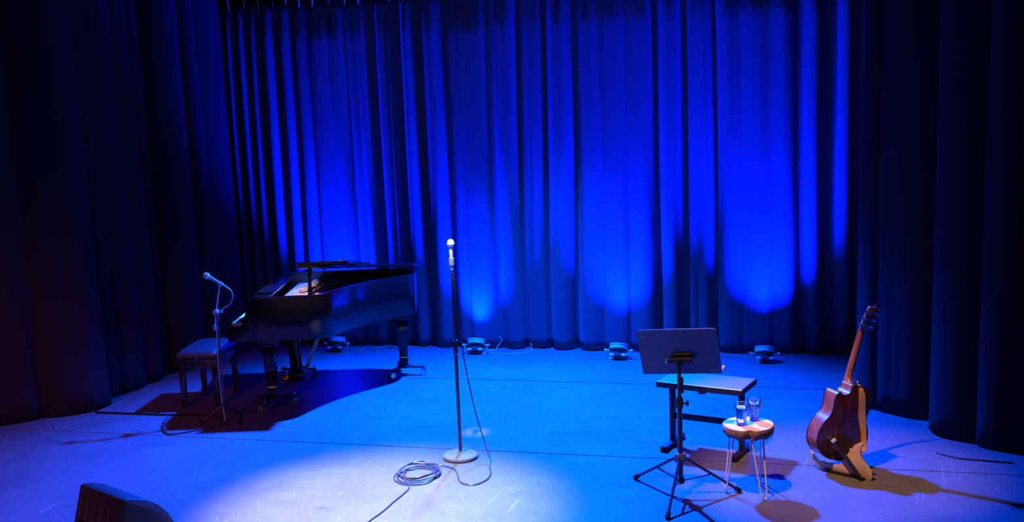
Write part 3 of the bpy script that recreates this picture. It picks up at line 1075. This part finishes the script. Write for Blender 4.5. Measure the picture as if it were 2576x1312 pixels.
# desk plate: leans towards the camera at its top
DM = Matrix.Translation((0.0, -0.01, 0.955)) @ Matrix.Rotation(R(-18), 4, 'Z') @ Matrix.Rotation(R(20), 4, 'X') @ Matrix.Rotation(R(-3.5), 4, 'Y')
pw, ph_ = 0.505, 0.335
cr = 0.022
ol = []
for cx, cz, a0 in ((pw / 2 - cr, ph_ / 2 - cr, 0), (-pw / 2 + cr, ph_ / 2 - cr, 90), (-pw / 2 + 0.006, -ph_ / 2 + 0.006, 180), (pw / 2 - 0.006, -ph_ / 2 + 0.006, 270)):
    rr = cr if cz > 0 else 0.006
    for k in range(6):
        a = R(a0 + 18 * k)
        ol.append((cx + rr * math.cos(a), cz + rr * math.sin(a)))
SW = Matrix(((1, 0, 0, 0), (0, 0, -1, 0), (0, 1, 0, 0), (0, 0, 0, 1)))
mb = MB()
mb.prism(ol, -0.0025, 0.0025, DM @ SW)
desk = mb.build('desk', 'desk_metal', must, bevel=0.001, seg=1)
mb = MB()
mb.box((0, 0.035, -ph_ / 2 + 0.002), (pw - 0.01, 0.065, 0.004), DM)
mb.build('ledge', 'desk_metal', desk)
mb = MB()
mb.box((0.02, -0.012, -0.03), (0.13, 0.02, 0.05), DM)
mb.box((0.02, -0.025, -0.045), (0.10, 0.03, 0.03), DM)
mb.build('bracket', 'rubber', must, bevel=0.006)
mb = MB()
mb.tube([DM @ Vector((-0.07, -0.03, -0.045)), DM @ Vector((0.08, -0.03, -0.045))], 0.014, 12)
mb.tube([Vector((0, 0, 0.86)), DM @ Vector((0.0, -0.03, -0.045))], 0.017, 12)
mb.build('tilt_joint', 'rubber', must)
mb = MB()
mb.tube([DM @ Vector((-0.075, -0.03, -0.035)), DM @ Vector((-0.085, -0.034, -0.07))], 0.007, 8)
mb.build('wing_knob', 'mic_dark', must)
# white clip peeking out at the right end of the ledge
mb = MB()
mb.lathe([(0.0, 0.0), (0.010, 0.002), (0.012, 0.02), (0.008, 0.035), (0.0, 0.037)], 12, DM @ Matrix.Translation((pw / 2 + 0.008, 0.03, -ph_ / 2 - 0.002)))
mb.build('end_clip', 'paper', must, label='small white clip at the desk corner')

# ================================================================== LOW TABLE
tb = thing('low_table', 'low rectangular table with grey top and black frame behind the music stand', 'table', (1.37, 7.26, 0), -30.6)
TW, TD, TZ = 0.64, 0.35, 0.515
mb = MB()
mb.box((0, 0, TZ - 0.004), (TW - 0.016, TD - 0.016, 0.016))
mb.build('table_top', 'table_top', tb, bevel=0.002)
mb = MB()
o_ = [(-TW / 2, -TD / 2), (TW / 2, -TD / 2), (TW / 2, TD / 2), (-TW / 2, TD / 2)]
i_ = [(x * 0.97, y * 0.945) for x, y in o_]
mb.ring(o_, i_, TZ - 0.038, TZ + 0.001)
mb.build('edge_frame', 'steel_black', tb, bevel=0.002)
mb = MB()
mb.box((0, -TD / 2 + 0.004, TZ + 0.003), (TW - 0.004, 0.010, 0.004))  # thin pale bar added as the painted highlight of the front edge
mb.build('edge_highlight', 'paper', tb, label='pale strip painting a highlight along the front edge')
mb = MB()
mb.box((0, 0, TZ - 0.025), (TW - 0.05, TD - 0.05, 0.02))
mb.build('under_panel', 'steel_black', tb)
for s in (-1, 1):
    mb = MB()
    mb.box((s * 0.262, 0, 0.25), (0.035, 0.05, 0.46))
    mb.build('leg', 'steel_black', tb, bevel=0.003)
    mb = MB()
    mb.box((s * 0.262, 0.0, 0.02), (0.045, 0.38, 0.034))
    ft = mb.build('foot_bar', 'steel_black', tb, bevel=0.004)
    mb = MB()
    mb.box((s * 0.262, -0.185, 0.02), (0.048, 0.02, 0.040))
    mb.build('end_cap', 'rubber', ft, bevel=0.003)
mb = MB()
mb.box((0, 0, 0.225), (0.50, 0.022, 0.042))
mb.build('crossbar', 'steel_black', tb, bevel=0.003)
mb = MB()
mb.lathe([(0.0, 0.0), (0.03, 0.0), (0.036, 0.012), (0.036, 0.018), (0.0, 0.018)], 14, Matrix.Translation((0.02, -TD / 2 + 0.03, TZ - 0.055)))
mb.build('height_knob', 'steel_tube', tb)

# ================================================================== STOOL
st = thing('hairpin_stool', 'round natural wood slice stool on three cream hairpin legs', 'stool', (1.475, 6.41, 0), 0)
SR, SZ = 0.163, 0.45
ol = []
for k in range(72):
    a = 2 * math.pi * k / 72
    r_ = SR * (1 + 0.012 * math.sin(3 * a + 1) + 0.008 * math.sin(7 * a))
    dn = (math.degrees(a) - 262) / 9.0                      # cleft towards the camera
    r_ -= 0.030 * math.exp(-dn * dn)
    ol.append((r_ * math.cos(a), r_ * math.sin(a)))
TH = 0.062
mb = MB()
n = len(ol)
vs = []
for z, s in ((SZ - TH, 0.93), (SZ - TH + 0.012, 0.97), (SZ - 0.03, 1.0), (SZ - 0.003, 0.995), (SZ - 0.0005, 0.985)):
    for i, (x, y) in enumerate(ol):
        jit = 1 + 0.008 * math.sin(i * 2.7 + z * 300)
        vs.append((x * s * jit, y * s * jit, z + (0.006 * math.sin(i * 0.9) if z < SZ - 0.055 else 0)))
fs = [tuple(range(n - 1, -1, -1)), tuple(4 * n + i for i in range(n))]
for l in range(4):
    for i in range(n):
        j = (i + 1) % n
        fs.append((l * n + i, l * n + j, (l + 1) * n + j, (l + 1) * n + i))
mb.add(vs, fs)
seat = mb.build('bark_edge', 'bark', st, sharp=50, label='brown bark edge of the seat')
mb = MB()
mb.prism([(x * 0.972, y * 0.972) for x, y in ol], SZ - 0.004, SZ + 0.001)
mb.build('seat', 'birch', st, label='pale sawn seat face')
LF = [(1.53 - 1.475, 6.255 - 6.41), (1.345 - 1.475, 6.40 - 6.41), (1.565 - 1.475, 6.55 - 6.41)]
for fx, fy in LF:
    d = Vector((fx, fy, 0)).normalized()
    s = Vector((-d.y, d.x, 0))
    foot = Vector((fx, fy, 0.006)) + d * 0.02
    top = d * 0.105
    w_ = 0.042
    p = [top + s * w_ + Vc(0, 0, SZ - TH + 0.005), foot * 0.8 + top * 0.2 + s * 0.024 + Vc(0, 0, 0.085),
         foot + s * 0.016 + Vc(0, 0, 0.022), foot + s * 0.008 + Vc(0, 0, 0.006), foot + Vc(0, 0, 0.001), foot - s * 0.008 + Vc(0, 0, 0.006), foot - s * 0.016 + Vc(0, 0, 0.022),
         foot * 0.8 + top * 0.2 - s * 0.024 + Vc(0, 0, 0.085), top - s * w_ + Vc(0, 0, SZ - TH + 0.005)]
    mb = MB()
    mb.tube(smooth_path(p, 6), 0.0058, 8)
    lg = mb.build('hairpin_leg', 'cream_metal', st)
    mb = MB()
    mb.beam(top - s * 0.055 + Vc(0, 0, SZ - TH + 0.004), top + s * 0.055 + Vc(0, 0, SZ - TH + 0.004), 0.05, 0.004)
    mb.build('mounting_plate', 'cream_metal', lg)


def make_glass(loc, label):
    t = thing('water_glass', label, 'glass', loc, 0, 'glasses of water on the stool')
    mb = MB()
    mb.lathe([(0.0, 0.0), (0.026, 0.0), (0.0285, 0.004), (0.030, 0.04), (0.0325, 0.075), (0.039, 0.10), (0.042, 0.128), (0.0415, 0.130),
              (0.0395, 0.128), (0.037, 0.10), (0.0305, 0.075), (0.0278, 0.04), (0.0262, 0.012), (0.0, 0.010)], 32)
    mb.build('tumbler', 'glass', t)
    mb = MB()
    mb.lathe([(0.0, 0.0108), (0.0258, 0.0128), (0.0274, 0.04), (0.0301, 0.075), (0.0366, 0.1), (0.0374, 0.107), (0.0, 0.107)], 32)
    mb.build('water', 'water', t)
    return t


g1 = make_glass((1.428, 6.392, SZ + 0.0015), 'water glass on the stool, left and closer to the camera')
g1.scale = (1.12, 1.12, 1.1)
g2 = dup(g1, (1.531, 6.478, SZ + 0.0015), 20, 'water glass on the stool, right and farther back')

# ================================================================== GUITAR AND STAND
GB = Vector((2.095, 6.80, 0.088))
ga = Vector((0.288, 0.06, 0.0))
ga.z = math.sqrt(1 - ga.x ** 2 - ga.y ** 2)
gx = Vector((0.94, 0.34, 0))
gx = (gx - ga * gx.dot(ga)).normalized()
gy = ga.cross(gx)                                         # points away from the camera: the sound board side
gt = thing('acoustic_guitar', 'brown cutaway acoustic guitar with its dark back towards the camera, on a wooden stand', 'guitar')
gt.matrix_world = Matrix(((gx.x, gy.x, ga.x, GB.x), (gx.y, gy.y, ga.y, GB.y), (gx.z, gy.z, ga.z, GB.z), (0, 0, 0, 1)))
half = [(0.0, 0.0), (0.11, 0.014), (0.185, 0.075), (0.206, 0.155), (0.187, 0.235), (0.152, 0.295), (0.143, 0.335), (0.152, 0.40), (0.148, 0.455), (0.105, 0.505), (0.036, 0.522)]
left = [(-0.036, 0.522), (-0.040, 0.485), (-0.062, 0.452), (-0.098, 0.446), (-0.128, 0.459), (-0.148, 0.437), (-0.151, 0.40), (-0.143, 0.335), (-0.152, 0.295), (-0.187, 0.235), (-0.206, 0.155), (-0.185, 0.075), (-0.11, 0.014)]
gol = [(p.x, p.y) for p in smooth_path([Vc(*p) for p in half + left], 5, closed=True)]
GM = Matrix(((1, 0, 0, 0), (0, 0, 1, 0), (0, 1, 0, 0), (0, 0, 0, 1)))      # outline (x,z) extruded along y


def shrink(pts, d):
    n = len(pts)
    out = []
    for i in range(n):
        a, b = Vector(pts[i - 1]), Vector(pts[(i + 1) % n])
        t = (b - a).normalized()
        out.append((pts[i][0] - t.y * d, pts[i][1] + t.x * d))
    return out


TK = 0.115
mb = MB()
mb.ring(gol, shrink(gol, 0.004), -TK, 0.0, GM)
mb.build('side_wall', 'mahogany', gt, sharp=50, label='striped reddish brown sides')
# arched back
nseg = len(gol)
mb = MB()
vs, fs = [], []
for s, yy in ((1.0, -TK), (0.8, -TK - 0.006), (0.5, -TK - 0.012), (0.2, -TK - 0.015)):
    for x, z in gol:
        vs.append((x * s, yy, 0.24 + (z - 0.24) * s))
for l in range(3):
    for i in range(nseg):
        j = (i + 1) % nseg
        fs.append((l * nseg + i, l * nseg + j, (l + 1) * nseg + j, (l + 1) * nseg + i))
fs.append(tuple(3 * nseg + i for i in range(nseg)))
mb.add(vs, fs)
mb.build('back_panel', 'guitar_back', gt, sharp=60, label='dark glossy back')
mb = MB()
hole = [(0.05 * math.cos(2 * math.pi * k / nseg), 0.35 + 0.05 * math.sin(2 * math.pi * k / nseg)) for k in range(nseg)]
# match the hole ring's start to the outline (starts at the bottom, runs to +x)
hole = [(0.05 * math.sin(2 * math.pi * k / nseg), 0.35 - 0.05 * math.cos(2 * math.pi * k / nseg)) for k in range(nseg)]
mb.ring(gol, hole, -0.003, 0.001, GM)
mb.build('sound_board', 'spruce', gt, label='pale spruce top with sound hole')
mb = MB()
mb.ring(shrink(gol, -0.0025), shrink(gol, 0.003), -TK - 0.002, -TK + 0.004, GM)
mb.build('back_binding', 'binding', gt)
mb = MB()
mb.ring(shrink(gol, -0.0025), shrink(gol, 0.003), -0.003, 0.003, GM)
mb.build('top_binding', 'binding', gt)
mb = MB()
mb.box((0, 0.006, 0.17), (0.15, 0.012, 0.035))
mb.build('bridge', 'rosewood', gt, bevel=0.004)
# neck with heel
prof = []
mb = MB()
secs = [(0.500, 0.030, 0.085), (0.515, 0.029, 0.080), (0.535, 0.028, 0.050), (0.56, 0.0275, 0.028), (0.60, 0.027, 0.023), (0.75, 0.024, 0.021), (0.86, 0.022, 0.020), (0.885, 0.0225, 0.021)]
vs, fs = [], []
for z, hw, dp in secs:
    for k in range(13):
        a = math.pi * k / 12
        vs.append((hw * math.cos(a), -dp * math.sin(a) * 1.0 + 0.002, z))
for l in range(len(secs) - 1):
    for k in range(12):
        a = l * 13 + k
        fs.append((a, a + 1, a + 14, a + 13))
    fs.append((l * 13 + 12, l * 13, l * 13 + 13, l * 13 + 25))
fs.append(tuple(range(12, -1, -1)))
fs.append(tuple((len(secs) - 1) * 13 + k for k in range(13)))
mb.add(vs, fs)
mb.build('neck', 'neck_wood', gt, sharp=50)
mb = MB()
mb.box((0, 0.006, 0.66), (0.05, 0.008, 0.46))
mb.build('fingerboard', 'rosewood', gt, bevel=0.002)
# head stock tilted back
HM = Matrix.Translation((0, 0, 0.885)) @ Matrix.Rotation(R(14), 4, 'X')
hol = [(-0.023, 0.0), (-0.034, 0.03), (-0.038, 0.10), (-0.041, 0.165), (-0.030, 0.185), (-0.012, 0.178), (0.0, 0.186), (0.012, 0.178), (0.030, 0.185), (0.041, 0.165), (0.038, 0.10), (0.034, 0.03), (0.023, 0.0)]
mb = MB()
mb.prism(hol, -0.016, 0.002, HM @ GM)
head = mb.build('headstock', 'neck_wood', gt, bevel=0.003)
for s in (-1, 1):
    for k in range(3):
        z = 0.045 + k * 0.048
        mb = MB()
        mb.box((s * 0.024, -0.021, z), (0.018, 0.012, 0.026), HM)
        mb.tube([HM @ Vector((s * 0.03, -0.02, z)), HM @ Vector((s * 0.05, -0.02, z))], 0.003, 8)
        mb.tube([HM @ Vector((s * 0.024, 0.0, z)), HM @ Vector((s * 0.024, 0.016, z))], 0.004, 8)
        mb.lathe([(0.0, -0.011), (0.008, -0.009), (0.010, 0.0), (0.008, 0.009), (0.0, 0.011)], 10, HM @ Matrix.Translation((s * 0.054, -0.02, z)))
        mb.build('tuning_peg', 'chrome', head)
mb = MB()
for k in range(6):
    x = -0.020 + 0.008 * k
    mb.tube([(x * 1.3, 0.014, 0.165), (x, 0.013, 0.88)], 0.0007, 4)
mb.build('strings', 'string', gt, kind='stuff', label='steel guitar strings')
# clip-on tuner and capo-like clip on the head
mb = MB()
mb.box((0.035, 0.008, 0.195), (0.03, 0.02, 0.028), HM)
mb.tube([HM @ Vector((0.05, -0.005, 0.21)), HM @ Vector((0.07, -0.008, 0.17))], 0.003, 6)
mb.build('clip_tuner', 'steel_black', gt, label='small dark clip tuner on the head')
# strap: from heel button down the back, hanging in a loop at the lower right
sp = smooth_path([Vc(0.015, -0.088, 0.545), Vc(0.03, -0.125, 0.50), Vc(0.052, -0.137, 0.43), Vc(0.085, -0.138, 0.33), Vc(0.125, -0.137, 0.24), Vc(0.155, -0.140, 0.17), Vc(0.162, -0.148, 0.125),
                  Vc(0.145, -0.155, 0.105), Vc(0.10, -0.15, 0.10), Vc(0.065, -0.14, 0.085)], 6)
mb = MB()
vs, fs = [], []
for i, p in enumerate(sp):
    a, b = sp[max(0, i - 1)], sp[min(len(sp) - 1, i + 1)]
    t = (b - a).normalized()
    q = i / (len(sp) - 1)
    tw = R(10 + 75 * min(1, max(0, (q - 0.25) / 0.35)) - 55 * max(0, (q - 0.72) / 0.28))
    side = (Vector((math.cos(tw), -math.sin(tw), 0)))
    side = (side - t * side.dot(t)).normalized()
    nn = t.cross(side)
    wd = 0.008 + 0.016 * min(1, max(0, (q - 0.03) * 7))
    if q > 0.92:
        wd = 0.016
    for s_, o2 in ((-1, -1), (1, -1), (1, 1), (-1, 1)):
        vs.append(p + side * s_ * wd + nn * o2 * 0.0015)
for i in range(len(sp) - 1):
    a = i * 4
    for k in range(4):
        fs.append((a + k, a + (k + 1) % 4, a + 4 + (k + 1) % 4, a + 4 + k))
fs += [(3, 2, 1, 0), tuple((len(sp) - 1) * 4 + k for k in range(4))]
mb.add(vs, fs)
strap = mb.build('strap', 'strap', gt, label='tan leather strap hanging down the back')
mb = MB()
mb.lathe([(0.005, 0.0), (0.005, 0.012), (0.010, 0.014), (0.008, 0.02), (0.0, 0.021)], 12, Matrix.Translation((0.016, -0.080, 0.545)) @ Matrix.Rotation(R(90), 4, 'X'))
mb.build('strap_button', 'brass', strap)

# plywood stand
gs = thing('guitar_stand', 'pale plywood guitar stand cradling the acoustic guitar', 'guitar stand', (2.045, 6.765, 0), math.degrees(math.atan2(6.55 - 6.79, 2.30 - 2.05)))
GSO = [(-0.069, 0.119), (-0.060, 0.06), (-0.033, 0.022), (0.02, 0.001), (0.10, 0.012), (0.25, 0.012), (0.315, 0.001), (0.364, 0.001), (0.376, 0.025), (0.369, 0.068), (0.335, 0.10), (0.308, 0.128), (0.293, 0.165),
       (0.293, 0.195), (0.312, 0.246), (0.285, 0.243), (0.251, 0.221), (0.22, 0.18), (0.196, 0.14), (0.165, 0.088), (0.14, 0.059), (0.06, 0.054), (-0.004, 0.066), (-0.04, 0.095)]
mb = MB()
mb.prism(GSO, -0.009, 0.009, Matrix(((1, 0, 0, 0), (0, 0, 1, 0), (0, 1, 0, 0), (0, 0, 0, 1))))
mb.build('cradle_panel', 'ply', gs, bevel=0.003)
mb = MB()
mb.box((0.18, -0.022, 0.008), (0.30, 0.02, 0.014))
mb.build('foot_rail', 'rubber', gs, bevel=0.003)
mb = MB()
mb.beam((0.135, -0.06, 0.235), (0.318, -0.045, 0.012), 0.020, 0.026, up=(0, 1, 0))
strut = mb.build('support_strut', 'bench_wood', gs, bevel=0.003, label='dark diagonal strut')
mb = MB()
mb.beam((0.122, -0.061, 0.252), (0.137, -0.060, 0.233), 0.023, 0.030, up=(0, 1, 0))
mb.build('strut_pad', 'mic_silver', strut, bevel=0.003)
mb = MB()
mb.beam((0.20, -0.05, 0.155), (0.20, 0.0, 0.11), 0.018, 0.018)
mb.build('strut_hinge', 'ply', strut)

# ================================================================== STAGE MONITOR
mon = thing('stage_monitor', 'dark wedge floor monitor cut off at the lower left corner', 'loudspeaker', (-2.667, 6.008, 0), -39.3)
MW = 0.488
prof = [(-0.10, 0.0), (0.0, 0.345), (0.006, 0.357), (0.022, 0.362), (0.07, 0.352), (0.15, 0.320), (0.22, 0.270), (0.28, 0.200), (0.325, 0.11), (0.345, 0.0)]
PM = Matrix(((0, 0, 1, 0), (1, 0, 0, 0), (0, 1, 0, 0), (0, 0, 0, 1)))      # (y,z) profile extruded along x
mb = MB()
mb.prism(prof, 0.0, MW, PM)
mb.build('cabinet', 'cabinet', mon, bevel=0.008, seg=3)
prof2 = [(0.02 + (y - 0.12) * 0.0 + 0.92 * (y - 0.12) + 0.10, 0.02 + z * 0.9) for y, z in prof]
mb = MB()
mb.prism(prof2, MW - 0.002, MW + 0.004, PM)
mb.build('end_panel', 'grille', mon, bevel=0.002)


def onback(x, h, off=0.0):
    """point on the slanting back: x across, h height"""
    y = -0.10 + 0.10 * h / 0.345
    return Vector((x, y - off, h + off * 0.28))


for k in range(5):
    x = 0.055 + k * 0.078
    mb = MB()
    mb.beam(onback(x, 0.185, 0.004), onback(x, 0.30, 0.003), 0.008, 0.010, up=(0, 1, 0.2))
    mb.build('rib', 'rib', mon, bevel=0.002)
mb = MB()
a, b, c, d = onback(0.04, 0.02, 0.003), onback(MW - 0.10, 0.02, 0.003), onback(MW - 0.10, 0.175, 0.003), onback(0.04, 0.175, 0.003)
mb.add([a, b, c, d] + [p + Vector((0, 0.02, 0)) for p in (a, b, c, d)], [(0, 1, 2, 3), (7, 6, 5, 4), (0, 4, 5, 1), (1, 5, 6, 2), (2, 6, 7, 3), (3, 7, 4, 0)])
mb.build('connector_plate', 'rubber', mon)
